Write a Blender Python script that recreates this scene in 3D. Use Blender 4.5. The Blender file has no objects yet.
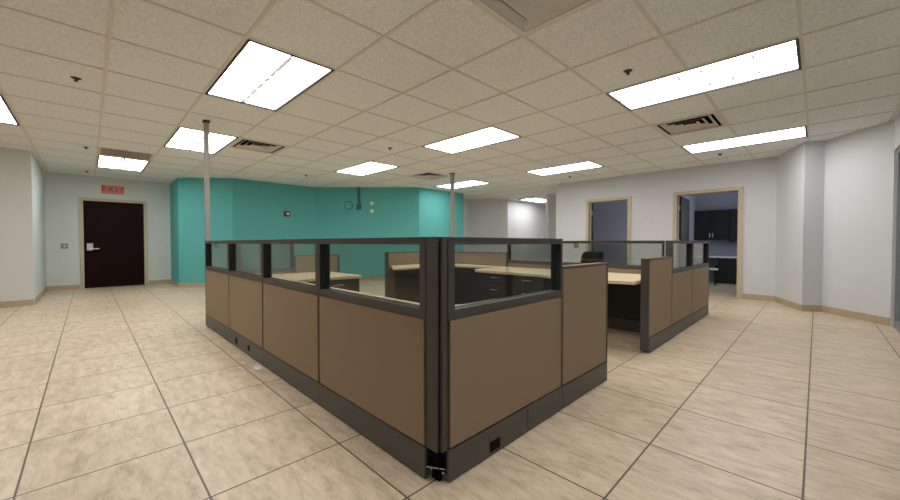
import bpy, bmesh, math, random
from mathutils import Vector, Matrix

S = bpy.context.scene
C = S.collection
random.seed(7)

# ------------------------------------------------------------------ camera, world, light, exposure
CAM_Z = 1.1144
CZ = 2.7496            # ceiling height
TC = 0.77505           # ceiling tile module
CY0, CX0 = 1.66173, 2.46370    # one node of the ceiling grid
TF = 0.6096            # floor tile module
FY0, FX0 = 0.02842, 2.19372    # one node of the floor grid

cam_d = bpy.data.cameras.new('camera')
cam = bpy.data.objects.new('camera', cam_d)
C.objects.link(cam)
cam.location = (0, 0, CAM_Z)
cam.rotation_euler = (math.pi/2 - 0.0196, 0, -0.7818)
cam_d.sensor_width = 36.0
cam_d.lens = 36.0*364.38/900.0
cam_d.clip_start = 0.05
S.camera = cam

S.view_settings.view_transform = 'Standard'
S.view_settings.look = 'None'
S.view_settings.gamma = 1.0
S.view_settings.exposure = 0.25
S.cycles.max_bounces = 16
S.cycles.diffuse_bounces = 10
S.cycles.transparent_max_bounces = 24
S.view_settings.use_curve_mapping = False

world = bpy.data.worlds.new('World')
S.world = world
world.use_nodes = True
bg = world.node_tree.nodes['Background']
bg.inputs['Color'].default_value = (0.62, 0.60, 0.58, 1)
bg.inputs['Strength'].default_value = 0.75
LAMP = 9.4             # strength of the ceiling light diffusers

def area(name, loc, rot, sx, sy, power, col):
    d = bpy.data.lights.new(name, 'AREA')
    d.shape = 'RECTANGLE'; d.size = sx; d.size_y = sy; d.energy = power; d.color = col
    o = bpy.data.objects.new(name, d); C.objects.link(o)
    o.location = loc; o.rotation_euler = rot
    return o
# unseen fill lamps added in the two side rooms, in place of windows
area('office_fill_lamp', (10.15, 2.66, 1.6), (-math.pi/2, 0, math.pi), 1.1, 1.2, 9, (0.80, 0.84, 1.0))
area('kitchen_fill_lamp', (11.2, 0.78, 1.7), (-math.pi/2, 0, math.pi), 1.4, 1.2, 15, (0.80, 0.87, 1.0))

# ------------------------------------------------------------------ materials
def lin(c):
    c = c/255.0
    return c/12.92 if c <= 0.04045 else ((c+0.055)/1.055)**2.4
def rgb(r, g, b): return (lin(r), lin(g), lin(b), 1)

def mat(name, col, rough=0.6, var=0.06, scale=8.0, metal=0.0, bump=0.0, bscale=60.0, stretch=(1, 1, 1), spec=0.5):
    m = bpy.data.materials.new(name); m.use_nodes = True
    nt = m.node_tree; N = nt.nodes; L = nt.links
    b = N['Principled BSDF']
    b.inputs['Roughness'].default_value = rough
    b.inputs['Metallic'].default_value = metal
    b.inputs['Specular IOR Level'].default_value = spec
    geo = N.new('ShaderNodeNewGeometry')
    mp = N.new('ShaderNodeMapping'); mp.inputs['Scale'].default_value = stretch
    L.new(geo.outputs['Position'], mp.inputs['Vector'])
    n = N.new('ShaderNodeTexNoise'); n.inputs['Scale'].default_value = scale; n.inputs['Detail'].default_value = 4
    L.new(mp.outputs[0], n.inputs['Vector'])
    r = N.new('ShaderNodeMapRange')
    r.inputs['From Min'].default_value = 0.3; r.inputs['From Max'].default_value = 0.7
    r.inputs['To Min'].default_value = 1-var; r.inputs['To Max'].default_value = 1+var
    L.new(n.outputs['Fac'], r.inputs['Value'])
    mx = N.new('ShaderNodeVectorMath'); mx.operation = 'SCALE'
    mx.inputs[0].default_value = col[:3]
    L.new(r.outputs[0], mx.inputs['Scale'])
    L.new(mx.outputs[0], b.inputs['Base Color'])
    if bump:
        n2 = N.new('ShaderNodeTexNoise'); n2.inputs['Scale'].default_value = bscale; n2.inputs['Detail'].default_value = 3
        L.new(mp.outputs[0], n2.inputs['Vector'])
        bp = N.new('ShaderNodeBump'); bp.inputs['Strength'].default_value = bump; bp.inputs['Distance'].default_value = 0.01
        L.new(n2.outputs['Fac'], bp.inputs['Height'])
        L.new(bp.outputs[0], b.inputs['Normal'])
    return m

def emit_mat(name, col, strength):
    m = bpy.data.materials.new(name); m.use_nodes = True
    b = m.node_tree.nodes['Principled BSDF']
    b.inputs['Base Color'].default_value = col
    b.inputs['Emission Color'].default_value = col
    b.inputs['Emission Strength'].default_value = strength
    return m

def glass_mat(name, tint):
    m = bpy.data.materials.new(name); m.use_nodes = True
    nt = m.node_tree; N = nt.nodes; L = nt.links
    N.remove(N['Principled BSDF'])
    t = N.new('ShaderNodeBsdfTransparent'); t.inputs['Color'].default_value = tint
    g = N.new('ShaderNodeBsdfGlossy'); g.inputs['Roughness'].default_value = 0.02
    lw = N.new('ShaderNodeLayerWeight'); lw.inputs['Blend'].default_value = 0.5
    pw = N.new('ShaderNodeMath'); pw.operation = 'POWER'; pw.inputs[1].default_value = 5.0
    L.new(lw.outputs['Facing'], pw.inputs[0])
    f = N.new('ShaderNodeMath'); f.operation = 'MULTIPLY_ADD'; f.inputs[1].default_value = 0.95; f.inputs[2].default_value = 0.045
    L.new(pw.outputs[0], f.inputs[0])
    x = N.new('ShaderNodeMixShader')
    L.new(f.outputs[0], x.inputs[0]); L.new(t.outputs[0], x.inputs[1]); L.new(g.outputs[0], x.inputs[2])
    L.new(x.outputs[0], N['Material Output'].inputs['Surface'])
    return m

def floor_mat():
    m = bpy.data.materials.new('floor_tile'); m.use_nodes = True
    nt = m.node_tree; N = nt.nodes; L = nt.links
    b = N['Principled BSDF']
    b.inputs['Roughness'].default_value = 0.36
    b.inputs['Specular IOR Level'].default_value = 0.45
    geo = N.new('ShaderNodeNewGeometry')
    sep = N.new('ShaderNodeSeparateXYZ'); L.new(geo.outputs['Position'], sep.inputs[0])
    def M(op, a, c=None, d=None):
        n = N.new('ShaderNodeMath'); n.operation = op
        for i, v in enumerate((a, c, d)):
            if v is None: continue
            if isinstance(v, (int, float)): n.inputs[i].default_value = v
            else: L.new(v, n.inputs[i])
        return n.outputs[0]
    def cell(out, o0):
        q = M('DIVIDE', M('SUBTRACT', out, o0), TF)
        fl = M('FLOOR', q)
        fr = M('SUBTRACT', q, fl)
        d = M('MINIMUM', fr, M('SUBTRACT', 1.0, fr))
        return fl, d
    ix, dx = cell(sep.outputs[0], FX0)
    iy, dy = cell(sep.outputs[1], FY0)
    grout = M('LESS_THAN', M('MINIMUM', dx, dy), 0.0072)
    cmb = N.new('ShaderNodeCombineXYZ'); L.new(ix, cmb.inputs[0]); L.new(iy, cmb.inputs[1])
    wn = N.new('ShaderNodeTexWhiteNoise'); L.new(cmb.outputs[0], wn.inputs['Vector'])
    # per-tile offset so that the veins do not run across the joints
    off = N.new('ShaderNodeVectorMath'); off.operation = 'SCALE'; off.inputs['Scale'].default_value = 40.0
    L.new(wn.outputs['Color'], off.inputs[0])
    add = N.new('ShaderNodeVectorMath'); add.operation = 'ADD'
    L.new(geo.outputs['Position'], add.inputs[0]); L.new(off.outputs[0], add.inputs[1])
    mp = N.new('ShaderNodeMapping'); mp.inputs['Scale'].default_value = (4.2, 1.25, 1)
    mp.inputs['Rotation'].default_value = (0, 0, 0.12)
    L.new(add.outputs[0], mp.inputs['Vector'])
    n1 = N.new('ShaderNodeTexNoise'); n1.inputs['Scale'].default_value = 4.6; n1.inputs['Detail'].default_value = 9
    n1.inputs['Roughness'].default_value = 0.72; n1.inputs['Distortion'].default_value = 0.35
    L.new(mp.outputs[0], n1.inputs['Vector'])
    n2 = N.new('ShaderNodeTexNoise'); n2.inputs['Scale'].default_value = 3.0; n2.inputs['Detail'].default_value = 5
    L.new(add.outputs[0], n2.inputs['Vector'])
    ramp = N.new('ShaderNodeValToRGB')
    e = ramp.color_ramp.elements
    e[0].position = 0.30; e[0].color = rgb(172, 150, 125)
    e[1].position = 0.72; e[1].color = rgb(223, 207, 184)
    k = e.new(0.46); k.color = rgb(200, 181, 155)
    k = e.new(0.56); k.color = rgb(212, 194, 169)
    L.new(n1.outputs['Fac'], ramp.inputs['Fac'])
    mp3 = N.new('ShaderNodeMapping'); mp3.inputs['Scale'].default_value = (14, 3.0, 1)
    L.new(add.outputs[0], mp3.inputs['Vector'])
    n3 = N.new('ShaderNodeTexNoise'); n3.inputs['Scale'].default_value = 3.2; n3.inputs['Detail'].default_value = 6
    n3.inputs['Roughness'].default_value = 0.7; n3.inputs['Distortion'].default_value = 0.5
    L.new(mp3.outputs[0], n3.inputs['Vector'])
    vein = N.new('ShaderNodeMapRange'); vein.inputs['From Min'].default_value = 0.30; vein.inputs['From Max'].default_value = 0.46
    vein.inputs['To Min'].default_value = 0.88; vein.inputs['To Max'].default_value = 1.0
    L.new(n3.outputs['Fac'], vein.inputs['Value'])
    v = M('ADD', M('MULTIPLY', wn.outputs['Value'], 0.07), M('ADD', 0.87, M('MULTIPLY', n2.outputs['Fac'], 0.2)))
    sc = N.new('ShaderNodeVectorMath'); sc.operation = 'SCALE'
    L.new(ramp.outputs[0], sc.inputs[0]); L.new(M('MULTIPLY', v, vein.outputs[0]), sc.inputs['Scale'])
    mix = N.new('ShaderNodeMix'); mix.data_type = 'RGBA'
    L.new(grout, mix.inputs['Factor']); L.new(sc.outputs[0], mix.inputs['A'])
    mix.inputs['B'].default_value = rgb(92, 72, 54)
    L.new(mix.outputs['Result'], b.inputs['Base Color'])
    bp = N.new('ShaderNodeBump'); bp.inputs['Strength'].default_value = 0.12; bp.inputs['Distance'].default_value = 0.004
    L.new(n1.outputs['Fac'], bp.inputs['Height']); L.new(bp.outputs[0], b.inputs['Normal'])
    return m

M_floor = floor_mat()
M_ceil = mat('acoustic_tile', rgb(228, 230, 231), 0.95, 0.11, 45, bump=1.0, bscale=42, spec=0.1)
M_grid = mat('grid_paint', rgb(212, 206, 198), 0.6, 0.03)
M_wallw = mat('white_wall_paint', rgb(205, 207, 211), 0.75, 0.015, 3, bump=0.05, bscale=150, spec=0.25)
M_wallg = mat('grey_wall_paint', rgb(205, 210, 208), 0.75, 0.015, 3, bump=0.05, bscale=150, spec=0.25)
M_teal = mat('teal_wall_paint', rgb(92, 172, 170), 0.7, 0.02, 3, bump=0.05, bscale=150, spec=0.25)
M_base = mat('tan_vinyl', rgb(176, 160, 132), 0.6, 0.04)
M_frame_tan = mat('beige_frame_paint', rgb(187, 175, 150), 0.5, 0.03)
M_exitdoor = mat('dark_mahogany', rgb(30, 7, 8), 0.5, 0.2, 6, stretch=(8, 8, 0.8), spec=0.08)
M_darkdoor = mat('dark_door_edge', rgb(30, 26, 26), 0.5, 0.1)
M_steel = mat('satin_steel', rgb(190, 190, 192), 0.32, 0.03, metal=0.9)
M_chrome = mat('bright_handle', rgb(215, 215, 215), 0.25, 0.02, metal=0.9)
M_fab = mat('brown_panel_fabric', rgb(149, 130, 108), 0.9, 0.035, 120, bump=0.15, bscale=400, spec=0.15)
M_pframe = mat('charcoal_panel_frame', rgb(70, 65, 60), 0.55, 0.04)
M_pcap = mat('brown_panel_cap', rgb(92, 78, 67), 0.5, 0.04)
M_kick = mat('grey_kick_plate', rgb(82, 79, 72), 0.5, 0.03)
M_black = mat('black_plastic', rgb(22, 21, 20), 0.5, 0.05)
M_glass = glass_mat('clear_glazing', (0.76, 0.78, 0.76, 1))
M_wglass = glass_mat('storefront_glass', (0.75, 0.80, 0.82, 1))
M_alum = mat('grey_aluminium', rgb(150, 154, 158), 0.4, 0.03, metal=0.5)
M_top = mat('light_maple_laminate', rgb(224, 206, 170), 0.4, 0.03, 10, stretch=(1, 8, 1))
M_topedge = mat('brown_edge_band', rgb(120, 96, 70), 0.5, 0.04)
M_ped = mat('dark_brown_cabinet', rgb(46, 36, 31), 0.55, 0.06, spec=0.3)
def diffuser_mat():
    # prismatic lens: bright over the tubes, dull along the ballast cover in the middle and at scattered prisms
    m = emit_mat('light_diffuser', (1.0, 0.99, 0.965, 1), LAMP)
    nt = m.node_tree; N = nt.nodes; L = nt.links; b = N['Principled BSDF']
    b.inputs['Base Color'].default_value = (0.3, 0.3, 0.3, 1)
    tc = N.new('ShaderNodeTexCoord'); sp = N.new('ShaderNodeSeparateXYZ'); L.new(tc.outputs['Object'], sp.inputs[0])
    def M(op, a, c=None, d=None):
        n = N.new('ShaderNodeMath'); n.operation = op
        for i, v in enumerate((a, c, d)):
            if v is None: continue
            if isinstance(v, (int, float)): n.inputs[i].default_value = v
            else: L.new(v, n.inputs[i])
        return n.outputs[0]
    ns = N.new('ShaderNodeTexNoise'); ns.inputs['Scale'].default_value = 9.0; ns.inputs['Detail'].default_value = 3
    L.new(tc.outputs['Object'], ns.inputs['Vector'])
    ax = M('ABSOLUTE', sp.outputs[0])
    mid = M('MULTIPLY', M('LESS_THAN', ax, 0.019), M('GREATER_THAN', ns.outputs['Fac'], 0.42))
    cell = M('FRACT', M('ADD', M('MULTIPLY', sp.outputs[1], 5.2), 0.5))
    near = M('LESS_THAN', M('ABSOLUTE', M('SUBTRACT', ax, 0.19)), 0.055)
    bits = M('MULTIPLY', M('MULTIPLY', near, M('LESS_THAN', cell, 0.15)), M('GREATER_THAN', ns.outputs['Fac'], 0.43))
    dull = M('MAXIMUM', M('MULTIPLY', mid, 0.965), M('MULTIPLY', bits, 0.955))
    L.new(M('MULTIPLY', M('SUBTRACT', 1.0, dull), LAMP), b.inputs['Emission Strength'])
    return m
M_diff = diffuser_mat()
M_lframe = mat('bronze_light_frame', rgb(30, 27, 26), 0.5, 0.04)
M_louver = mat('pale_louver', rgb(226, 224, 220), 0.5, 0.02)
M_vent = mat('grey_vent_paint', rgb(205, 200, 192), 0.5, 0.03)
M_ventlight = mat('pale_vent_paint', rgb(214, 212, 208), 0.5, 0.03)
M_ventdark = mat('vent_throat_and_shade', rgb(24, 22, 20), 0.8, 0.05)
M_bronze = mat('dark_bronze', rgb(62, 52, 44), 0.4, 0.05, metal=0.6)
M_pole = mat('grey_pole_paint', rgb(150, 146, 138), 0.45, 0.03)
M_red = emit_mat('exit_red', rgb(140, 26, 24), 0.15)
M_pink = mat('exit_plate', rgb(206, 122, 112), 0.5, 0.03)
M_alarm = mat('alarm_red', rgb(92, 26, 30), 0.45, 0.05)
M_lens = mat('white_lens', rgb(235, 235, 235), 0.3, 0.02)
M_cream = mat('cream_plastic', rgb(214, 216, 188), 0.45, 0.02)
M_socket = mat('socket_black', rgb(9, 9, 9), 0.7, 0.05, spec=0.1)
M_plate = mat('grey_switch_plate', rgb(140, 140, 128), 0.5, 0.02)
M_tealshade = mat('shaded_teal_paint', rgb(44, 104, 94), 0.6, 0.03)  # wall teal darkened: shading of the conduit put into its colour
M_tanplate = mat('tan_switch_plate', rgb(150, 128, 104), 0.5, 0.02)
M_chair = mat('black_chair_fabric', rgb(34, 33, 34), 0.85, 0.08, 60)
M_kcab = mat('espresso_cabinet', rgb(24, 25, 29), 0.4, 0.1, 5, stretch=(1, 6, 1))
M_ktop = mat('white_counter', rgb(225, 226, 228), 0.35, 0.02)
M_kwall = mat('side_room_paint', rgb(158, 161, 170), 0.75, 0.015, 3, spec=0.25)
M_paper = mat('white_scrap', rgb(235, 232, 226), 0.8, 0.02)
M_ground = mat('grey_pavement', rgb(190, 188, 184), 0.9, 0.08, 4)

# ------------------------------------------------------------------ mesh helpers
W = {}     # world location of every parent, so parts can be given in world coordinates
class MB:
    def __init__(s): s.bm = bmesh.new()
    def box(s, x0, x1, y0, y1, z0, z1, bev=0.0):
        m = bmesh.new()
        bmesh.ops.create_cube(m, size=1.0)
        for v in m.verts:
            v.co = Vector(((x0+x1)/2 + v.co.x*abs(x1-x0), (y0+y1)/2 + v.co.y*abs(y1-y0), (z0+z1)/2 + v.co.z*abs(z1-z0)))
        if bev: bmesh.ops.bevel(m, geom=list(m.edges), offset=bev, segments=2, affect='EDGES', profile=0.7)
        s.join(m); return s
    def join(s, m):
        mp = {v: s.bm.verts.new(v.co) for v in m.verts}
        for f in m.faces:
            try: s.bm.faces.new([mp[v] for v in f.verts])
            except ValueError: pass
        m.free()
    def obox(s, o, ux, uy, uz, a, b, c, bev=0.0):
        """box given in a local frame: ranges a, b, c along unit vectors ux, uy, uz from o"""
        m = bmesh.new(); bmesh.ops.create_cube(m, size=1.0)
        for v in m.verts:
            p = [(r[0]+r[1])/2 + k*(r[1]-r[0]) for r, k in zip((a, b, c), v.co)]
            v.co = o + ux*p[0] + uy*p[1] + uz*p[2]
        if bev: bmesh.ops.bevel(m, geom=list(m.edges), offset=bev, segments=2, affect='EDGES', profile=0.7)
        bmesh.ops.recalc_face_normals(m, faces=m.faces)
        s.join(m); return s
    def cyl(s, p, q, r, r2=None, n=20):
        p, q = Vector(p), Vector(q); d = q-p
        m = bmesh.new()
        bmesh.ops.create_cone(m, cap_ends=True, segments=n, radius1=r, radius2=r if r2 is None else r2, depth=d.length)
        rot = d.to_track_quat('Z', 'Y').to_matrix().to_4x4()
        bmesh.ops.transform(m, matrix=Matrix.Translation((p+q)/2) @ rot, verts=m.verts)
        s.join(m); return s
    def tube(s, pts, r, n=10):
        pts = [Vector(p) for p in pts]
        for a, b in zip(pts[:-1], pts[1:]): s.cyl(a, b, r, n=n)
        return s
    def prism(s, poly, z0, z1, bev=0.0):
        m = bmesh.new()
        lo = [m.verts.new((x, y, z0)) for x, y in poly]; hi = [m.verts.new((x, y, z1)) for x, y in poly]
        n = len(poly)
        m.faces.new(lo[::-1]); m.faces.new(hi)
        for i in range(n): m.faces.new((lo[i], lo[(i+1) % n], hi[(i+1) % n], hi[i]))
        bmesh.ops.recalc_face_normals(m, faces=m.faces)
        if bev: bmesh.ops.bevel(m, geom=[e for e in m.edges if abs(e.verts[0].co.z-e.verts[1].co.z) < 1e-6], offset=bev, segments=2, affect='EDGES')
        s.join(m); return s
    def quad(s, *p):
        s.bm.faces.new([s.bm.verts.new(v) for v in p]); return s

def obj(name, mb, m, parent=None, loc=None, smooth=False):
    """link a mesh; its points are in world coordinates"""
    me = bpy.data.meshes.new(name)
    o = bpy.data.objects.new(name, me); C.objects.link(o)
    pw = W[parent.name] if parent else Vector((0, 0, 0))
    if loc is None:
        if parent: loc = pw
        else:
            bb = [v.co for v in mb.bm.verts]
            loc = Vector(((min(c.x for c in bb)+max(c.x for c in bb))/2, (min(c.y for c in bb)+max(c.y for c in bb))/2, min(c.z for c in bb)))
    loc = Vector(loc)
    for v in mb.bm.verts: v.co -= loc
    mb.bm.to_mesh(me); mb.bm.free()
    me.materials.append(m)
    if smooth:
        for p in me.polygons: p.use_smooth = True
    if parent: o.parent = parent
    o.location = loc - pw
    W[o.name] = loc
    return o
def thing(name, label, cat, loc, group=None):
    o = bpy.data.objects.new(name, None); C.objects.link(o)
    o.empty_display_size = 0.2
    o.location = loc; W[o.name] = Vector(loc)
    o['label'] = label; o['category'] = cat
    if group: o['group'] = group
    return o
def tag(o, label, cat, group=None):
    o['label'] = label; o['category'] = cat
    if group: o['group'] = group
    return o
def struct(name, mb, m, parent=None):
    o = obj(name, mb, m, parent)
    if not parent: o['kind'] = 'structure'
    return o
def sthing(name, loc):
    o = bpy.data.objects.new(name, None); C.objects.link(o)
    o.location = loc; W[o.name] = Vector(loc); o['kind'] = 'structure'
    return o
UP = Vector((0, 0, 1))

def wall(name, p0, p1, m, side, openings=(), th=0.12, z1=CZ, base=True):
    """straight wall from p0 to p1, body on the left (side=1) or right (-1) of that direction, room on the other"""
    o = Vector((p0[0], p0[1], 0)); d = Vector((p1[0]-p0[0], p1[1]-p0[1], 0)); ln = d.length; d.normalize()
    n = Vector((-d.y, d.x, 0))*side
    mb = MB(); cur = 0.0
    for (a, b, za, zb) in sorted(openings):
        if a > cur: mb.obox(o, d, n, UP, (cur, a), (0, th), (0, z1))
        if za > 0.0: mb.obox(o, d, n, UP, (a, b), (0, th), (0, za))
        if zb < z1: mb.obox(o, d, n, UP, (a, b), (0, th), (zb, z1))
        cur = b
    if cur < ln: mb.obox(o, d, n, UP, (cur, ln), (0, th), (0, z1))
    w = struct('wall_'+name, mb, m)
    if base:
        bb = MB(); cur = 0.0
        for (a, b, za, zb) in sorted(openings):
            if za < 0.1:
                if a-0.08 > cur: bb.obox(o, d, n, UP, (cur, a-0.08), (-0.012, 0), (0, 0.105))
                cur = b+0.08
        if cur < ln: bb.obox(o, d, n, UP, (cur, ln), (-0.012, 0), (0, 0.105))
        struct('baseboard_'+name, bb, M_base)
    return w

# ------------------------------------------------------------------ room shell
struct('floor', MB().box(-5.2, 16, -0.9, 14.2, -0.1, 0), M_floor)
struct('ground', MB().box(-8, 20, -9, -0.9, -0.14, -0.04), M_ground)

# ceiling lights and vents by ceiling cell: (i0, i1, j0, j1), i along y and j along x
LIGHTS = [(-2, 0, 2, 3), (2, 4, -2, -1), (2, 4, 2, 3), (2, 4, 6, 7), (6, 8, 2, 3), (6, 8, -2, -1), (10, 12, -3, -2),
          (-2, 0, 6, 7), (6, 8, 6, 7), (6, 8, -5, -4), (-2, 0, -2, -1), (2, 4, -5, -4)]
HALL = (7, 8, 11.5, 13.5)
VENTS = [(-1, 0, 4, 5), (6, 7, -1, 0), (6, 7, 4, 5), (-1, 0, -1, 0), (9, 10, -3, -2)]
def gx(j): return CX0 + j*TC
def gy(i): return CY0 + i*TC
skip = set()
for (i0, i1, j0, j1) in LIGHTS + VENTS:
    for i in range(i0, i1):
        for j in range(j0, j1): skip.add((i, j))
cm = MB()
XR, YR = (-5.2, 16.0), (-0.9, 14.2)
for i in range(-4, 18):
    for j in range(-11, 19):
        if (i, j) in skip: continue
        x0, x1 = max(gx(j), XR[0]), min(gx(j+1), XR[1]); y0, y1 = max(gy(i), YR[0]), min(gy(i+1), YR[1])
        if x1 <= x0 or y1 <= y0: continue
        cm.quad((x0, y0, CZ), (x0, y1, CZ), (x1, y1, CZ), (x1, y0, CZ))
bmesh.ops.remove_doubles(cm.bm, verts=cm.bm.verts, dist=1e-4)
ceil = struct('ceiling', cm, M_ceil)
gm = MB()
owner = {}
for n, (i0, i1, j0, j1) in enumerate(LIGHTS + VENTS):
    for i in range(i0, i1):
        for j in range(j0, j1): owner[(i, j)] = n
for j in range(-9, 18):
    for i in range(-4, 17):
        if (i, j) in owner and owner[(i, j)] == owner.get((i, j-1)): continue
        y0, y1 = max(gy(i), YR[0]), min(gy(i+1), YR[1])
        if y1 > y0: gm.box(gx(j)-0.013, gx(j)+0.013, y0, y1, CZ-0.007, CZ+0.02)
for i in range(-3, 17):
    for j in range(-10, 18):
        if (i, j) in owner and owner[(i, j)] == owner.get((i-1, j)): continue
        x0, x1 = max(gx(j)+0.013, XR[0]), min(gx(j+1)-0.013, XR[1])
        if x1 > x0: gm.box(x0, x1, gy(i)-0.012, gy(i)+0.012, CZ-0.006, CZ+0.02)
obj('ceiling_grid', gm, M_grid, ceil)
struct('roof_light_block', MB().box(-5.4, 16.2, -0.95, 14.4, CZ+0.35, CZ+0.45), M_wallg)  # unseen slab added above the ceiling to keep sky light out

# left side
wall('left_near', (-0.70, 9.87), (-5.0, 9.87), M_wallg, -1)
wall('left_corridor', (-0.70, 12.60), (-0.70, 9.99), M_wallg, -1)
DX0, DX1, DZ = -0.075, 1.055, 2.15
wall('exit', (-0.82, 12.60), (1.62, 12.60), M_wallg, 1, [(DX0+0.82, DX1+0.82, 0, DZ)])
wall('teal_side', (1.62, 12.72), (1.62, 11.33), M_teal, 1)
wall('teal_chamfer', (1.62, 11.33), (2.60, 10.40), M_teal, 1)
wall('teal_back', (2.60, 10.40), (4.76, 10.40), M_teal, 1)
wall('teal_diagonal', (4.76, 10.40), (6.94, 8.28), M_teal, 1)
wall('teal_right', (6.94, 8.28), (8.85, 8.28), M_teal, 1)
wall('teal_end', (8.85, 8.40), (8.85, 9.39), M_teal, 1, base=False)
# hall recess behind
wall('hall_back', (8.97, 9.27), (10.20, 9.27), M_wallw, 1)
wall('hall_diagonal', (10.20, 9.27), (11.25, 8.24), M_wallw, 1)
wall('hall_far', (11.25, 8.24), (14.30, 8.24), M_wallw, 1)
wall('hall_end', (14.30, 8.36), (14.30, 5.2), M_wallw, 1)
wall('hall_pier', (11.08, 6.44), (11.46, 6.06), M_wallw, 1, th=0.3)
# right side with two doorways
D1 = (3.225, 4.19); D2 = (1.12, 2.19); RZ = 2.165
wall('right', (9.25, 5.13), (9.25, 0.42), M_wallw, 1, [(5.13-D1[1], 5.13-D1[0], 0, RZ), (5.13-D2[1], 5.13-D2[0], 0, RZ)])
wall('right_return', (9.37, 5.13), (14.3, 5.13), M_wallw, -1, base=False)
struct('wall_column', MB().prism([(9.25, 0.55), (8.25, 0.16), (8.40, -0.07), (9.25, -0.4)], 0, CZ), M_wallw)
struct('baseboard_column', MB().prism([(9.25, 0.565), (8.237, 0.166), (8.392, -0.078), (8.44, -0.06), (8.4, 0.12), (9.2, 0.5)], 0, 0.105), M_base)
wall('right_angled', (8.40, -0.07), (7.62, -0.70), M_wallw, 1)
# storefront glazing along the near right side
SX0, SX1 = -4.9, 7.56
struct('wall_front', MB().box(-5.1, 7.66, -0.86, -0.70, 2.33, CZ).box(SX1, 7.70, -0.86, -0.70, 0, 2.33), M_wallw)
wf = sthing('window_1', (SX1, -0.78, 0))
fm = MB().box(SX0, SX1, -0.82, -0.73, 0, 0.09).box(SX0, SX1, -0.82, -0.73, 2.27, 2.33)
for k in range(9):
    x = SX1 - k*1.55
    fm.box(x-0.055 if k else x-0.05, x, -0.82, -0.73, 0.09, 2.27)
fm.box(SX0, SX0+0.05, -0.82, -0.73, 0.09, 2.27)
obj('window_frame', fm, M_alum, wf)
for k in range(8):
    xb = SX1 - k*1.55 - 0.055
    xa = max(SX1 - (k+1)*1.55, SX0+0.05)
    obj('pane', MB().box(xa, xb, -0.78, -0.772, 0.09, 2.27), M_wglass, wf)
wall('left_end', (-5.0, 9.99), (-5.0, -0.86), M_wallw, -1)
# side rooms
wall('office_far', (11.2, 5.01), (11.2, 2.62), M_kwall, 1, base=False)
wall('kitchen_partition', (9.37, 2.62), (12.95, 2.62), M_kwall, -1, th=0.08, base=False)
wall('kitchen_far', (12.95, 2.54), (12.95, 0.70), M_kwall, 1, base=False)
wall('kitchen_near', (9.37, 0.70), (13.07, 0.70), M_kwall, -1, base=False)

# ------------------------------------------------------------------ doors
d = sthing('door_1', (DX0, 12.60, 0))
obj('door_frame', MB().box(DX0-0.07, DX0, 12.575, 12.70, 0, DZ+0.07).box(DX1, DX1+0.07, 12.575, 12.70, 0, DZ+0.07).box(DX0, DX1, 12.575, 12.70, DZ, DZ+0.07), M_frame_tan, d)
leaf = obj('door_leaf', MB().box(DX0+0.004, DX1-0.004, 12.615, 12.66, 0.008, DZ-0.004), M_exitdoor, d)
obj('door_light_block', MB().box(DX0, DX1, 12.662, 12.70, 0, DZ), M_exitdoor, d)  # unseen backing sheet added to stop light leaking around the leaf
obj('door_handle', MB().box(DX0+0.05, DX0+0.16, 12.600, 12.616, 0.93, 1.10, 0.004).cyl((DX0+0.10, 12.605, 0.97), (DX0+0.10, 12.55, 0.97), 0.014).box(DX0+0.09, DX0+0.27, 12.54, 12.56, 0.955, 0.985, 0.005), M_chrome, leaf)

def inner_door(num, y0, y1, ang):
    d = sthing('door_%d' % num, (9.25, y1, 0))
    f = MB()
    f.box(9.225, 9.395, y1, y1+0.075, 0, RZ+0.07).box(9.225, 9.395, y0-0.075, y0, 0, RZ+0.07).box(9.225, 9.395, y0, y1, RZ, RZ+0.07)
    f.box(9.29, 9.33, y1-0.015, y1, 0, RZ).box(9.29, 9.33, y0, y0+0.015, 0, RZ).box(9.29, 9.33, y0, y1, RZ-0.015, RZ)
    obj('door_frame', f, M_frame_tan, d)
    h = Vector((9.40, y1-0.002, 0)); u = Vector((math.cos(ang), math.sin(ang), 0)); n = Vector((-u.y, u.x, 0))
    wdt = (y1-y0)*0.97
    lf = obj('door_leaf', MB().obox(h, u, n, UP, (0.012, wdt), (-0.045, 0), (0.01, RZ-0.01)), M_darkdoor, d)
    for z in (0.25, 1.13, 1.90):
        obj('hinge', MB().box(9.36, 9.398, y1-0.02, y1-0.001, z-0.05, z+0.05).cyl((9.404, y1-0.012, z-0.055), (9.404, y1-0.012, z+0.055), 0.011, n=10), M_steel, lf)
    kp = h + u*(wdt-0.07)
    obj('door_handle', MB().cyl(kp+n*-0.045+UP*1.0, kp+n*-0.10+UP*1.0, 0.012).obox(kp+UP*1.0, u, n, UP, (-0.10, 0.015), (-0.115, -0.095), (-0.012, 0.012)), M_steel, lf)
inner_door(2, D1[0], D1[1], 0.42)
inner_door(3, D2[0], D2[1], 0.06)

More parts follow.
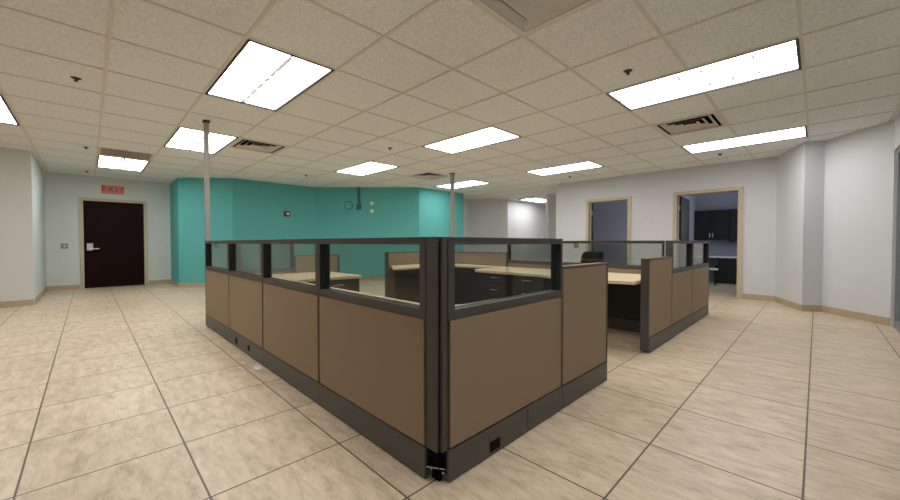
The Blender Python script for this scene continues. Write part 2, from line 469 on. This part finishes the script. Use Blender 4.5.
# ------------------------------------------------------------------ ceiling lights
LIGHT_LABEL = {
 (-2, 0, 2, 3): 'long ceiling light nearest the upper right corner, beside the square louvred vent',
 (2, 4, -2, -1): 'largest glowing ceiling light at upper left, nearest the camera',
 (2, 4, 2, 3): 'ceiling light panel above the near corner of the cubicles, in the middle of the ceiling',
 (2, 4, 6, 7): 'ceiling light panel above the doorway of the pale office',
 (6, 8, 2, 3): 'ceiling light panel in front of the diagonal teal wall',
 (6, 8, -2, -1): 'ceiling light panel crossed by the tall grey power pole',
 (10, 12, -3, -2): 'ceiling light panel in front of the red exit sign',
 (-2, 0, 6, 7): 'ceiling light panel in front of the white wall column at right',
 (6, 8, 6, 7): 'ceiling light panel behind the slim far power pole',
 (6, 8, -5, -4): 'ceiling light panel cut by the left edge of the picture',
 (-2, 0, -2, -1): 'ceiling light panel straight above the camera, out of view',
 (2, 4, -5, -4): 'ceiling light panel left of the view, out of the picture',
}
def ceiling_light(i0, i1, j0, j1, label, along_y=True):
    x0, x1, y0, y1 = gx(j0)+0.013, gx(j1)-0.013, gy(i0)+0.013, gy(i1)-0.013
    t = thing('ceiling_light', label, 'ceiling light', ((x0+x1)/2, (y0+y1)/2, CZ), 'recessed ceiling lights')
    a, b = 0.024, 0.022
    z0, z1 = CZ-0.010, CZ+0.085
    if not along_y: z0, z1 = CZ-0.03, CZ-0.001
    f = MB().box(x0, x0+a, y0, y1, z0, z1).box(x1-a, x1, y0, y1, z0, z1)
    f.box(x0+a, x1-a, y0, y0+b, z0, z1).box(x0+a, x1-a, y1-b, y1, z0, z1)
    if along_y: f.box(x0, x1, y0, y1, z1, z1+0.01)
    obj('frame', f, M_lframe, t)
    zd = CZ+0.006 if along_y else CZ-0.02
    X0, X1, Y0, Y1 = x0+a, x1-a, y0+b, y1-b
    obj('diffuser', MB().box(X0, X1, Y0, Y1, zd, zd+0.006), M_diff, t)
for c in LIGHTS: ceiling_light(*c, LIGHT_LABEL[c])
ceiling_light(*HALL, 'ceiling light glowing in the hall recess beyond the teal wall', along_y=False)

# ------------------------------------------------------------------ ceiling vents
def ring(mb, cx, cy, a, b, za, zb, th=0.006):
    """square louvre ring sloping from half-size a at za to half-size b at zb"""
    for (sx, sy) in ((1, 0), (-1, 0), (0, 1), (0, -1)):
        def P(h, w, z):
            return Vector((cx+sx*h - sy*w, cy+sy*h + sx*w, z))
        q = [P(a, -a, za), P(a, a, za), P(b, b, zb), P(b, -b, zb)]
        up = Vector((0, 0, th))
        m = bmesh.new()
        lo = [m.verts.new(v) for v in q]; hi = [m.verts.new(v+up) for v in q]
        m.faces.new(lo); m.faces.new(hi[::-1])
        for k in range(4): m.faces.new((lo[k], hi[k], hi[(k+1) % 4], lo[(k+1) % 4]))
        bmesh.ops.recalc_face_normals(m, faces=m.faces)
        mb.join(m)
def shade_back(o):  # upper louvre faces coloured dark to stand for the shade between rings
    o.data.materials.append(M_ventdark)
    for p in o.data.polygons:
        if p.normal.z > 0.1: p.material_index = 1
def vent(i, j, label, kind):
    cx, cy = gx(j+0.5), gy(i+0.5); h = TC/2-0.013
    t = thing('ceiling_vent', label, 'vent', (cx, cy, CZ), 'square ceiling vents')
    hs = MB()
    top = CZ+0.18
    hs.box(cx-h, cx+h, cy-h, cy+h, top, top+0.01)
    for s in (-1, 1):
        hs.box(cx+s*h-0.004, cx+s*h+0.004, cy-h, cy+h, CZ, top).box(cx-h, cx+h, cy+s*h-0.004, cy+s*h+0.004, CZ, top)
    obj('housing', hs, M_ventdark, t)
    m = M_ventlight if kind == 'cone' else M_vent
    fr = MB(); w = 0.05 if kind == 'louvre' else 0.03
    for s in (-1, 1):
        e = sorted((s*h, s*(h-w)))
        fr.box(cx+e[0], cx+e[1], cy-h, cy+h, CZ-0.006, CZ+0.004).box(cx-h+w, cx+h-w, cy+e[0], cy+e[1], CZ-0.006, CZ+0.004)
    obj('frame', fr, m, t)
    if kind == 'louvre':
        for a in (h-0.085, h-0.165, h-0.245):
            r = MB(); ring(r, cx, cy, a, a-0.05, CZ-0.004, CZ+0.030, 0.003); shade_back(obj('louvre_ring', r, m, t))
        obj('centre_plate', MB().box(cx-0.035, cx+0.035, cy-0.035, cy+0.035, CZ, CZ+0.006), m, t)
    else:
        for (a, b, za, zb) in ((h-0.030, h-0.085, CZ-0.001, CZ+0.04), (h-0.135, h-0.20, CZ-0.006, CZ+0.04), (h-0.24, h-0.30, CZ-0.010, CZ+0.03)):
            r = MB(); ring(r, cx, cy, a, b, za, zb, 0.003); shade_back(obj('cone_ring', r, m, t))
        obj('centre_plate', MB().box(cx-0.1, cx+0.1, cy-0.1, cy+0.1, CZ+0.04, CZ+0.046), m, t)
vent(-1, 4, 'dark louvred vent between the two long ceiling lights at upper right', 'louvre')
vent(6, -1, 'louvred ceiling vent beside the light crossed by the power pole', 'louvre')
vent(6, 4, 'small far louvred ceiling vent left of the slim power pole', 'louvre')
vent(-1, -1, 'pale stepped square air diffuser cut by the top edge of the picture', 'cone')
# slot grille by the exit light
x0, x1, y0, y1 = gx(-3)+0.013, gx(-2)-0.013, gy(9)+0.013, gy(10)-0.013
t = thing('slot_grille', 'dark slotted return grille next to the light by the exit sign', 'vent', ((x0+x1)/2, (y0+y1)/2, CZ))
obj('housing', MB().box(x0, x1, y0, y1, CZ+0.06, CZ+0.07), M_ventdark, t)
obj('frame', MB().box(x0, x0+0.03, y0, y1, CZ-0.005, CZ+0.06).box(x1-0.03, x1, y0, y1, CZ-0.005, CZ+0.06).box(x0+0.03, x1-0.03, y0, y0+0.03, CZ-0.005, CZ+0.06).box(x0+0.03, x1-0.03, y1-0.03, y1, CZ-0.005, CZ+0.06), M_vent, t)
sl = MB()
for k in range(9):
    y = y0+0.07+k*(y1-y0-0.14)/8
    sl.obox(Vector((0, y, CZ+0.02)), Vector((1, 0, 0)), Vector((0, 0.7, 0.7)), Vector((0, -0.7, 0.7)), (x0+0.03, x1-0.03), (-0.025, 0.025), (-0.003, 0.003))
obj('slat', sl, M_vent, t)

# ------------------------------------------------------------------ sprinklers
SPR = [(-0.063, 5.207, 'bronze ceiling sprinkler left of the largest ceiling light'),
       (3.667, 1.291, 'bronze ceiling sprinkler left of the long light at upper right'),
       (-0.004, 8.82, 'bronze ceiling sprinkler nearer of the two in front of the exit door'),
       (0.003, 11.75, 'bronze ceiling sprinkler farther of the two, just before the exit wall'),
       (3.716, 5.212, 'bronze ceiling sprinkler left of the central ceiling light'),
       (3.754, 8.70, 'small ceiling sprinkler close to the diagonal teal wall'),
       (8.446, 4.312, 'small ceiling sprinkler above the doorway of the pale office'),
       (8.268, 1.281, 'small ceiling sprinkler in front of the kitchen doorway')]
for x, y, lb in SPR:
    t = thing('sprinkler', lb, 'sprinkler', (x, y, CZ), 'ceiling sprinklers')
    obj('escutcheon', MB().cyl((x, y, CZ-0.012), (x, y, CZ), 0.022, 0.042, 24), M_bronze, t)
    obj('body', MB().cyl((x, y, CZ-0.028), (x, y, CZ-0.012), 0.011), M_bronze, t)
    obj('deflector', MB().cyl((x, y, CZ-0.032), (x, y, CZ-0.028), 0.018, n=16), M_bronze, t)

# ------------------------------------------------------------------ cubicle panels
TH = 0.075
H_G, H_L = 1.142, 0.955
def panel(label, axis, face, a0, a1, kind, inner=1, sill=0.80, s0=0.045, end0=False, end1=False, foot=False, kick=True, mask=None):
    """panel running along axis ('x' or 'y') from a0 to a1; outer face at `face`, body towards inner*"""
    U = Vector((1, 0, 0)) if axis == 'x' else Vector((0, 1, 0))
    Tn = (Vector((0, 1, 0)) if axis == 'x' else Vector((1, 0, 0)))*inner
    O = (Vector((0, face, 0)) if axis == 'x' else Vector((face, 0, 0)))
    H = H_G if kind == 'glazed' else H_L
    g = 'glazed cubicle panels' if kind == 'glazed' else 'low cubicle panels'
    c = O + U*((a0+a1)/2) + Tn*(TH/2)
    t = thing('glazed_cubicle_panel' if kind == 'glazed' else 'low_cubicle_panel', label, 'cubicle panel', c, g)
    def B(mb, u, tt, z, bev=0): return mb.obox(O, U, Tn, UP, u, tt, z, bev)
    e = 0.0035
    f = MB(); s1 = 0.024
    zf = sill-0.045 if kind == 'glazed' else H-0.022
    # carcass behind the fabric, slim so that the fabric stands proud and leaves a dark seam
    B(f, (a0+e, a1-e), (0.016, TH-0.016), (0.15, zf))
    if kind == 'glazed':
        B(f, (a0+e, a0+s0), (0.0, TH), (zf, H-0.036)); B(f, (a1-s1, a1-e), (0.0, TH), (zf, H-0.036))
        B(f, (a0+s0, a1-s1), (0.0, TH), (zf+0.002, sill))
        B(f, (a0+e, a1-e), (0.0, TH), (H-0.036, H-0.012))
        for g0 in (a0+s0, a1-s1-0.004):
            gk = MB(); B(gk, (g0, g0+0.004), (0.003, TH-0.003), (sill, H-0.036)); obj('glass_gasket', gk, M_black, t)
    else:
        B(f, (a0+e, a1-e), (0.016, TH-0.016), (zf, H-0.012))
    obj('frame', f, M_pframe, t)
    for side, tt in (('outer', (-0.001, 0.0155)), ('inner', (TH-0.0155, TH+0.001))):
        fb = MB(); B(fb, (a0+0.016, a1-0.016), tt, (0.158, zf-0.002 if kind == 'glazed' else H-0.016), 0.004)
        obj('fabric_face', fb, M_fab, t)
    cap = MB(); B(cap, (a0+e, a1-e), (-0.002, TH+0.002), (H-0.012, H), 0.003)
    obj('top_cap', cap, M_pcap if kind == 'low' else M_pframe, t)
    if kind == 'glazed':
        gp = MB(); B(gp, (a0+s0+0.004, a1-s1-0.004), (TH/2-0.003, TH/2+0.003), (sill, H-0.036))
        obj('glass_pane', gp, M_glass, t)
    if kick:
        kp = MB(); B(kp, (a0+0.002, a1-0.002), (-0.006, 0.008), (0.004, 0.15), 0.002); obj('kick_plate', kp, M_kick, t)
        kp = MB(); B(kp, (a0+0.002, a1-0.002), (TH-0.008, TH+0.006), (0.014, 0.15), 0.002); obj('kick_plate', kp, M_kick, t)
        rc = MB(); B(rc, (a0+0.01, a1-0.01), (0.012, TH-0.012), (0.03, 0.15)); obj('raceway', rc, M_black, t)
    for u in (a0+0.06, a1-0.06):
        q = O + U*u + Tn*(TH/2)
        obj('glide', MB().cyl(q, q+UP*0.035, 0.02, 0.014, 12), M_black, t)
    for flag, (u0, u1) in ((end0, (a0-0.012, a0+0.003)), (end1, (a1-0.003, a1+0.012))):
        if flag:
            ec = MB(); B(ec, (u0, u1), (-0.001, TH+0.001), (0.02, H), 0.003); obj('end_cover', ec, M_pframe, t)
    return t, O, U, Tn
def outlet(t, O, U, Tn, u, z, w, h, m, name='outlet'):
    obj(name, MB().obox(O, U, Tn, UP, (u-w/2, u+w/2), (-0.009, -0.005), (z-h/2, z+h/2)), m, t)

YS = [1.283, 2.405, 3.535, 4.660, 5.800]
a = panel('glazed cubicle panel nearest the camera on the left run, beside the front corner', 'y', 1.115, YS[0], YS[1], 'glazed')
b = panel('second glazed cubicle panel back from the front corner on the left run', 'y', 1.115, YS[1], YS[2], 'glazed')
c3 = panel('third glazed cubicle panel back on the left run, with two outlets in its kick plate', 'y', 1.115, YS[2], YS[3], 'glazed')
outlet(*c3, 4.355, 0.075, 0.06, 0.07, M_socket); outlet(*c3, 4.355, 0.10, 0.03, 0.018, M_steel, 'outlet_screw'); outlet(*c3, 3.93, 0.08, 0.05, 0.05, M_socket)
d4 = panel('farthest glazed cubicle panel of the left run, under the tall power pole', 'y', 1.115, YS[3], YS[4], 'glazed', end1=True)
r1 = panel('glazed cubicle panel right of the front corner, with a black outlet in its kick plate', 'x', 1.19, 1.167, 2.238, 'glazed')
outlet(*r1, 1.51, 0.050, 0.085, 0.052, M_socket); outlet(*r1, 1.515, 0.100, 0.11, 0.040, M_kick, 'outlet_cover'); outlet(*r1, 1.82, 0.085, 0.006, 0.13, M_pframe, 'kick_seam')
r2 = panel('low brown cubicle panel left of the cubicle entrance', 'x', 1.19, 2.238, 2.972, 'low', end1=True)
p1 = panel('low brown cubicle panel right of the entrance, with its dark end towards the camera', 'x', 1.18, 3.985, 4.805, 'low', end0=True)
p2 = panel('nearer glazed panel of the right-hand cubicle run', 'x', 1.18, 4.805, 5.795, 'glazed')
p3 = panel('last glazed panel of the right-hand cubicle run, before the kitchen doorway', 'x', 1.18, 5.795, 6.83, 'glazed', end1=True)
# dividers inside
panel('long glazed divider panel behind the desk seen through the cubicle entrance', 'y', 4.82, 1.28, 3.54, 'glazed', sill=0.835, s0=0.012)
panel('low divider panel at the far end of the right-hand desk', 'y', 4.82, 3.54, 5.09, 'low')
panel('glazed divider panel joined to the inside of the left run', 'x', 4.72, 1.215, 1.875, 'glazed')
panel('low divider panel behind the drawer desk, with its end towards the teal wall', 'x', 4.72, 1.875, 2.49, 'low', end1=True)
panel('low brown privacy panel seen through the nearest glass, before the teal wall', 'x', 5.12, 3.60, 4.90, 'low', end0=True)

# front corner post of the two runs
t = thing('corner_post', 'dark corner post joining the two cubicle runs nearest the camera', 'post', (1.15, 1.235, 0))
obj('post_core', MB().box(1.147, 1.164, 1.226, 1.276, 0.0, 0.15).box(1.152, 1.164, 1.250, 1.276, 0.15, 1.12).box(1.132, 1.146, 1.208, 1.222, 0.155, 1.12), M_socket, t)
obj('trim_cover', MB().box(1.114, 1.130, 1.208, 1.280, 0.155, 1.142, 0.003), M_pframe, t)
obj('trim_cover', MB().box(1.131, 1.164, 1.190, 1.204, 0.155, 1.142, 0.003), M_pframe, t)
bd = Vector((0.05, -0.085, 0)).normalized()
obj('bracket', MB().obox(Vector((1.118, 1.279, 0.058)), bd, Vector((-bd.y, bd.x, 0)), UP, (0, 0.088), (0, 0.012), (0, 0.005)), M_chrome, t)

# power poles
t = thing('power_pole', 'tall grey power pole rising from the far end of the left cubicle run', 'pole', (1.145, 5.74, 1.1425))
obj('pole_shaft', MB().box(1.112, 1.166, 5.74, 5.795, 1.1425, CZ-0.012, 0.004), M_pole, t)
obj('ceiling_trim', MB().box(1.102, 1.176, 5.73, 5.805, CZ-0.035, CZ-0.007, 0.003), M_bronze, t)
t = thing('power_pole', 'slim grey power pole standing before the right end of the teal wall', 'pole', (6.05, 6.05, 0))
obj('pole_shaft', MB().box(6.04, 6.11, 6.005, 6.075, 0.0, CZ-0.012, 0.004), M_pole, t)
obj('ceiling_trim', MB().box(6.025, 6.125, 5.99, 6.09, CZ-0.022, CZ-0.007, 0.003), M_bronze, t)

# ------------------------------------------------------------------ desks inside the cubicles
ZT = 0.73
def worktop(label, poly):
    cx = sum(p[0] for p in poly)/len(poly); cy = sum(p[1] for p in poly)/len(poly)
    t = thing('worktop', label, 'desk', (cx, cy, 0), 'cubicle worktops')
    obj('surface', MB().prism(poly, ZT-0.032, ZT, 0.003), M_top, t)
    return t
def gable(t, x0, x1, y0, y1):
    obj('support_panel', MB().box(x0, x1, y0, y1, 0.0, ZT-0.032), M_ped, t)
def arc(cx, cy, r, a0, a1, n=8):
    return [(cx+r*math.cos(math.radians(a0+(a1-a0)*k/n)), cy+r*math.sin(math.radians(a0+(a1-a0)*k/n))) for k in range(n+1)]
# U-shaped top along the two front runs
ta = worktop('pale U-shaped worktop along the inside of the two front cubicle runs',
    [(1.20, 1.29), (1.21, 1.275), (1.98, 1.275), (1.98, 1.555)] + arc(1.72, 1.775, 0.22, -90, -180) + [(1.50, 3.70), (1.60, 3.80), (2.30, 3.80), (2.30, 4.705), (1.20, 4.705)])
gable(ta, 1.955, 1.978, 1.30, 1.53)
gable(ta, 1.25, 1.47, 3.0, 3.022)
def pedestal(label, x0, x1, y0, y1, front, fronts):
    """front: 'y-' (drawer fronts face -y) or 'x-'"""
    t = thing('drawer_pedestal', label, 'drawer cabinet', ((x0+x1)/2, (y0+y1)/2, 0), 'drawer pedestals')
    obj('body', MB().box(x0, x1, y0, y1, 0.02, ZT-0.034, 0.003), M_ped, t)
    z = 0.05
    for hgt in fronts:
        if front == 'y-':
            dr = obj('drawer', MB().box(x0+0.006, x1-0.006, y0-0.018, y0-0.001, z, z+hgt-0.008, 0.003), M_ped, t)
            xm = (x0+x1)/2; zz = z+hgt*0.68
            obj('handle', MB().tube([(xm-0.07, y0-0.018, zz), (xm-0.055, y0-0.045, zz), (xm+0.055, y0-0.045, zz), (xm+0.07, y0-0.018, zz)], 0.007), M_chrome, dr)
        else:
            dr = obj('drawer', MB().box(x0-0.018, x0-0.001, y0+0.006, y1-0.006, z, z+hgt-0.008, 0.003), M_ped, t)
            ym = (y0+y1)/2; zz = z+hgt*0.68
            obj('handle', MB().tube([(x0-0.018, ym-0.07, zz), (x0-0.045, ym-0.055, zz), (x0-0.045, ym+0.055, zz), (x0-0.018, ym+0.07, zz)], 0.007), M_chrome, dr)
        z += hgt
pedestal('dark drawer cabinet under the worktop at the far end of the left run', 1.72, 2.285, 3.84, 4.45, 'y-', (0.3, 0.17, 0.17))
# right-hand desk along the glazed divider
tb = worktop('pale desk top along the glazed divider, seen through the cubicle entrance',
    [(3.84, 1.265), (4.81, 1.265), (4.81, 3.52), (4.12, 3.52)] + arc(4.06, 3.38, 0.14, 80, 180, 6) + [(3.90, 2.35), (3.74, 2.0), (3.74, 1.6)])
gable(tb, 4.2, 4.8, 3.46, 3.49)
obj('modesty_panel', MB().box(4.76, 4.785, 1.30, 3.3, 0.17, ZT-0.04), M_black, tb)
pedestal('dark two-handled drawer cabinet under the right-hand desk, seen through the front glass', 3.97, 4.53, 2.36, 2.82, 'x-', (0.3, 0.17, 0.17))
pedestal('dark drawer cabinet in deep shade under the far end of the right-hand desk', 4.02, 4.58, 2.92, 3.38, 'x-', (0.3, 0.17, 0.17))
# rear desk
tc = worktop('pale rear desk top in front of the low privacy panel',
    [(3.27, 4.50)] + [(3.40+0.35*k, 4.50+0.05*math.sin(math.pi*k/4)) for k in range(5)] + [(4.81, 4.50), (4.81, 5.11), (3.66, 5.11)])
td = worktop('narrow pale worktop link between the rear desk and the right-hand desk', [(4.50, 3.53), (4.81, 3.53), (4.81, 4.49), (4.50, 4.49)])
gable(td, 4.53, 4.55, 3.56, 4.46)
obj('modesty_panel', MB().box(3.38, 4.80, 4.60, 4.625, 0.0, ZT-0.033), M_black, tc)

# office chair beyond the divider
def office_chair(x, y, rz, label):
    t = thing('office_chair', label, 'chair', (x, y, 0))
    t.rotation_euler = (0, 0, rz)
    base = W[t.name].copy()
    W[t.name] = Vector((0, 0, 0))          # parts below are in the chair's own frame
    st = MB()
    for k in range(5):
        a_ = math.radians(72*k+90); e_ = (0.29*math.cos(a_), 0.29*math.sin(a_), 0.075)
        st.cyl((0, 0, 0.10), e_, 0.024, 0.015, 10)
    obj('star_base', st, M_black, t)
    for k in range(5):
        a_ = math.radians(72*k+90); ex, ey = 0.29*math.cos(a_), 0.29*math.sin(a_)
        tx, ty = -math.sin(a_), math.cos(a_)
        obj('caster', MB().cyl((ex-tx*0.022, ey-ty*0.022, 0.03), (ex+tx*0.022, ey+ty*0.022, 0.03), 0.03, n=16).cyl((ex, ey, 0.035), (ex, ey, 0.08), 0.01, n=8), M_black, t)
    obj('gas_column', MB().cyl((0, 0, 0.08), (0, 0, 0.42), 0.025), M_black, t)
    obj('seat', MB().box(-0.24, 0.24, -0.23, 0.23, 0.42, 0.50, 0.035), M_chair, t, smooth=True)
    bk = MB(); m = bmesh.new()
    rows = 9; cols = 9; fr, bkf = [], []
    for r in range(rows):
        v = r/(rows-1); w = 0.175+0.03*math.sin(math.pi*(0.25+0.6*v))
        if v > 0.85: w -= 0.025*((v-0.85)/0.15)**2
        rf, rb = [], []
        for c in range(cols):
            u = 2*c/(cols-1)-1
            yy = -0.24-0.05*v+0.05*u*u*-1+0.03*math.sin(math.pi*v)
            zz = 0.56+0.405*v-0.015*u*u*v
            rf.append(m.verts.new((u*w, yy+0.025, zz))); rb.append(m.verts.new((u*w, yy-0.025, zz)))
        fr.append(rf); bkf.append(rb)
    for r in range(rows-1):
        for c in range(cols-1):
            m.faces.new((fr[r][c], fr[r][c+1], fr[r+1][c+1], fr[r+1][c])); m.faces.new((bkf[r][c], bkf[r+1][c], bkf[r+1][c+1], bkf[r][c+1]))
    loop = [(0, c) for c in range(cols)] + [(r, cols-1) for r in range(1, rows)] + [(rows-1, c) for c in range(cols-2, -1, -1)] + [(r, 0) for r in range(rows-2, 0, -1)]
    for k in range(len(loop)):
        p, q = loop[k], loop[(k+1) % len(loop)]
        m.faces.new((fr[p[0]][p[1]], bkf[p[0]][p[1]], bkf[q[0]][q[1]], fr[q[0]][q[1]]))
    bmesh.ops.recalc_face_normals(m, faces=m.faces)
    bk.join(m)
    obj('backrest', bk, M_chair, t, smooth=True)
    obj('back_bar', MB().tube([(0, -0.1, 0.44), (0, -0.27, 0.46), (0, -0.31, 0.60)], 0.02), M_black, t)
    for s in (-1, 1):
        obj('armrest', MB().tube([(s*0.23, -0.05, 0.45), (s*0.29, -0.05, 0.50), (s*0.29, -0.05, 0.66)], 0.014).box(s*0.29-0.035, s*0.29+0.035, -0.16, 0.12, 0.66, 0.69, 0.01), M_black, t)
    W[t.name] = base
    return t
office_chair(6.72, 3.12, math.radians(-40), 'black office chair seen through the glazed divider, before the pale office doorway')

# ------------------------------------------------------------------ kitchen beyond the right doorway
def kitchen_unit(name, label, x0, x1, y0, y1, z0, z1, doors, pull_z, group):
    t = thing(name, label, 'cabinet', ((x0+x1)/2, (y0+y1)/2, z0), group)
    obj('body', MB().box(x0, x1, y0, y1, z0, z1), M_kcab, t)
    w = (y1-y0)/doors
    for k in range(doors):
        a_, b_ = y0+k*w+0.004, y0+(k+1)*w-0.004
        dr = MB().box(x0-0.018, x0-0.001, a_, b_, z0+0.004, z1-0.004, 0.002)
        dr.box(x0-0.024, x0-0.018, a_, a_+0.05, z0+0.004, z1-0.004).box(x0-0.024, x0-0.018, b_-0.05, b_, z0+0.004, z1-0.004)
        dr.box(x0-0.024, x0-0.018, a_+0.05, b_-0.05, z0+0.004, z0+0.06).box(x0-0.024, x0-0.018, a_+0.05, b_-0.05, z1-0.06, z1-0.004)
        do = obj('door', dr, M_kcab, t)
        yh = b_-0.03 if k % 2 == 0 else a_+0.03
        obj('handle', MB().cyl((x0-0.045, yh, pull_z-0.06), (x0-0.045, yh, pull_z+0.06), 0.008, n=10).cyl((x0-0.024, yh, pull_z-0.05), (x0-0.045, yh, pull_z-0.05), 0.006, n=8).cyl((x0-0.024, yh, pull_z+0.05), (x0-0.045, yh, pull_z+0.05), 0.006, n=8), M_steel, do)
kitchen_unit('wall_cabinet', 'dark two-door wall cabinet over the kitchen counter', 12.60, 12.94, 1.72, 2.53, 1.20, 2.04, 2, 1.33, 'kitchen wall cabinets')
kitchen_unit('wall_cabinet', 'shorter dark wall cabinet at the right of the kitchen doorway view', 12.60, 12.94, 0.92, 1.71, 1.14, 2.04, 2, 1.28, 'kitchen wall cabinets')
kitchen_unit('base_cabinet', 'black base cabinet under the white kitchen counter', 12.34, 12.94, 0.86, 1.98, 0.0, 0.70, 3, 0.58, None)
tag(obj('counter', MB().box(12.28, 12.945, 0.85, 2.53, 0.702, 0.742, 0.004), M_ktop), 'white counter over the black base cabinet in the kitchen', 'counter')
t = thing('stool', 'small pale-topped stool beside the black kitchen base cabinet', 'stool', (11.75, 1.98, 0))
obj('seat', MB().cyl((11.75, 1.98, 0.40), (11.75, 1.98, 0.44), 0.16), M_ktop, t)
for k in range(4):
    a_ = math.radians(45+90*k)
    obj('leg', MB().cyl((11.75+0.15*math.cos(a_), 1.98+0.15*math.sin(a_), 0), (11.75+0.1*math.cos(a_), 1.98+0.1*math.sin(a_), 0.40), 0.014, n=10), M_black, t)

# ------------------------------------------------------------------ things on the walls
def text_mesh(name, body, size, m, parent, loc, rot, ext=0.002):
    cu = bpy.data.curves.new(name, 'FONT'); cu.body = body; cu.size = size; cu.extrude = ext
    cu.align_x = 'CENTER'; cu.align_y = 'CENTER'; cu.space_character = 1.3; cu.offset = 0.0
    tmp = bpy.data.objects.new(name+'_tmp', cu); C.objects.link(tmp)
    dg = bpy.context.evaluated_depsgraph_get(); dg.update()
    me = bpy.data.meshes.new_from_object(tmp.evaluated_get(dg))
    bpy.data.objects.remove(tmp)
    o = bpy.data.objects.new(name, me); C.objects.link(o)
    me.materials.clear(); me.materials.append(m)
    o.parent = parent; o.rotation_euler = rot
    o.location = Vector(loc) - W[parent.name]
    return o
t = thing('exit_sign', 'red lit exit sign on the wall above the dark exit door', 'sign', (0.46, 12.598, 2.36))
obj('plate', MB().box(0.25, 0.68, 12.565, 12.598, 2.35, 2.56, 0.004), M_pink, t)
text_mesh('lettering', 'EXIT', 0.17, M_red, t, (0.465, 12.562, 2.455), (math.pi/2, 0, 0))
t = thing('light_switch', 'grey light switch plate on the wall left of the exit door', 'switch', (-0.40, 12.6, 0.98))
obj('plate', MB().box(-0.46, -0.34, 12.588, 12.599, 0.975, 1.10, 0.003), M_plate, t)
obj('toggle', MB().box(-0.415, -0.385, 12.578, 12.589, 1.015, 1.06, 0.002), M_cream, t)
t = thing('light_switch', 'tan light switch plate on the white wall left of the pale office doorway', 'switch', (9.25, 4.53, 0.97))
obj('plate', MB().box(9.238, 9.249, 4.46, 4.60, 0.98, 1.10, 0.003), M_tanplate, t)
obj('toggle', MB().box(9.228, 9.239, 4.515, 4.545, 1.02, 1.06, 0.002), M_tanplate, t)
t = thing('fire_alarm', 'dark red fire alarm strobe on the teal wall', 'alarm', (3.92, 10.4, 1.83))
obj('housing', MB().box(3.845, 3.995, 10.345, 10.399, 1.845, 1.995, 0.008), M_alarm, t)
obj('strobe_lens', MB().box(3.905, 3.965, 10.325, 10.346, 1.89, 1.95, 0.006), M_lens, t)
# on the diagonal teal wall
du = Vector((2.18, -2.12, 0)).normalized(); dn = Vector((-du.y, du.x, 0))*-1      # along the wall, into the room
dO = Vector((4.76, 10.40, 0))
def dpt(x): return (x-4.76)/du.x
u = dpt(5.67)
t = thing('wall_conduit', 'teal conduit with painted-in shading dropping from the ceiling on the diagonal wall', 'conduit', dO+du*u+dn*0.03)
obj('pipe', MB().obox(dO, du, dn, UP, (u-0.025, u+0.025), (0.004, 0.05), (2.22, CZ-0.002), 0.006), M_tealshade, t)
obj('box', MB().obox(dO, du, dn, UP, (u-0.06, u+0.06), (0.002, 0.07), (2.10, 2.24), 0.008), M_tealshade, t)
u = dpt(5.45); q = dO+du*u+UP*2.22
t = thing('round_wall_speaker', 'round teal fitting with a shade-toned rim left of the conduit on the diagonal wall', 'wall fitting', q)
obj('rim', MB().cyl(q+dn*0.002, q+dn*0.03, 0.13, 0.12, 32), M_tealshade, t)
obj('grille', MB().cyl(q+dn*0.03, q+dn*0.036, 0.11, 0.10, 32), M_teal, t)
u = dpt(5.94)
for z, lb in ((2.28, 'upper of two round cream wall plates on the diagonal teal wall'), (2.05, 'lower of two round cream wall plates on the diagonal teal wall')):
    q = dO+du*u+UP*z
    t = thing('round_wall_plate', lb, 'wall plate', q, 'round cream wall plates')
    obj('plate', MB().cyl(q+dn*0.002, q+dn*0.022, 0.056, 0.05, 28), M_cream, t)
    obj('button', MB().cyl(q+dn*0.022, q+dn*0.03, 0.022, 0.018, 16), M_cream, t)

# scrap on the floor
pm = MB(); m = bmesh.new()
bmesh.ops.create_grid(m, x_segments=6, y_segments=4, size=1.0)
for v in m.verts:
    v.co = Vector((1.045+0.035*v.co.x+0.01*v.co.y, 3.47+0.05*v.co.y, 0.003+0.012*(0.5+0.5*math.sin(4*v.co.x+2*v.co.y))))
r = bmesh.ops.extrude_face_region(m, geom=m.faces[:])
for v in [g for g in r['geom'] if isinstance(g, bmesh.types.BMVert)]: v.co.z += 0.002
pm.join(m)
tag(obj('paper_scrap', pm, M_paper), 'small white scrap lying on the floor beside the left cubicle run', 'scrap')
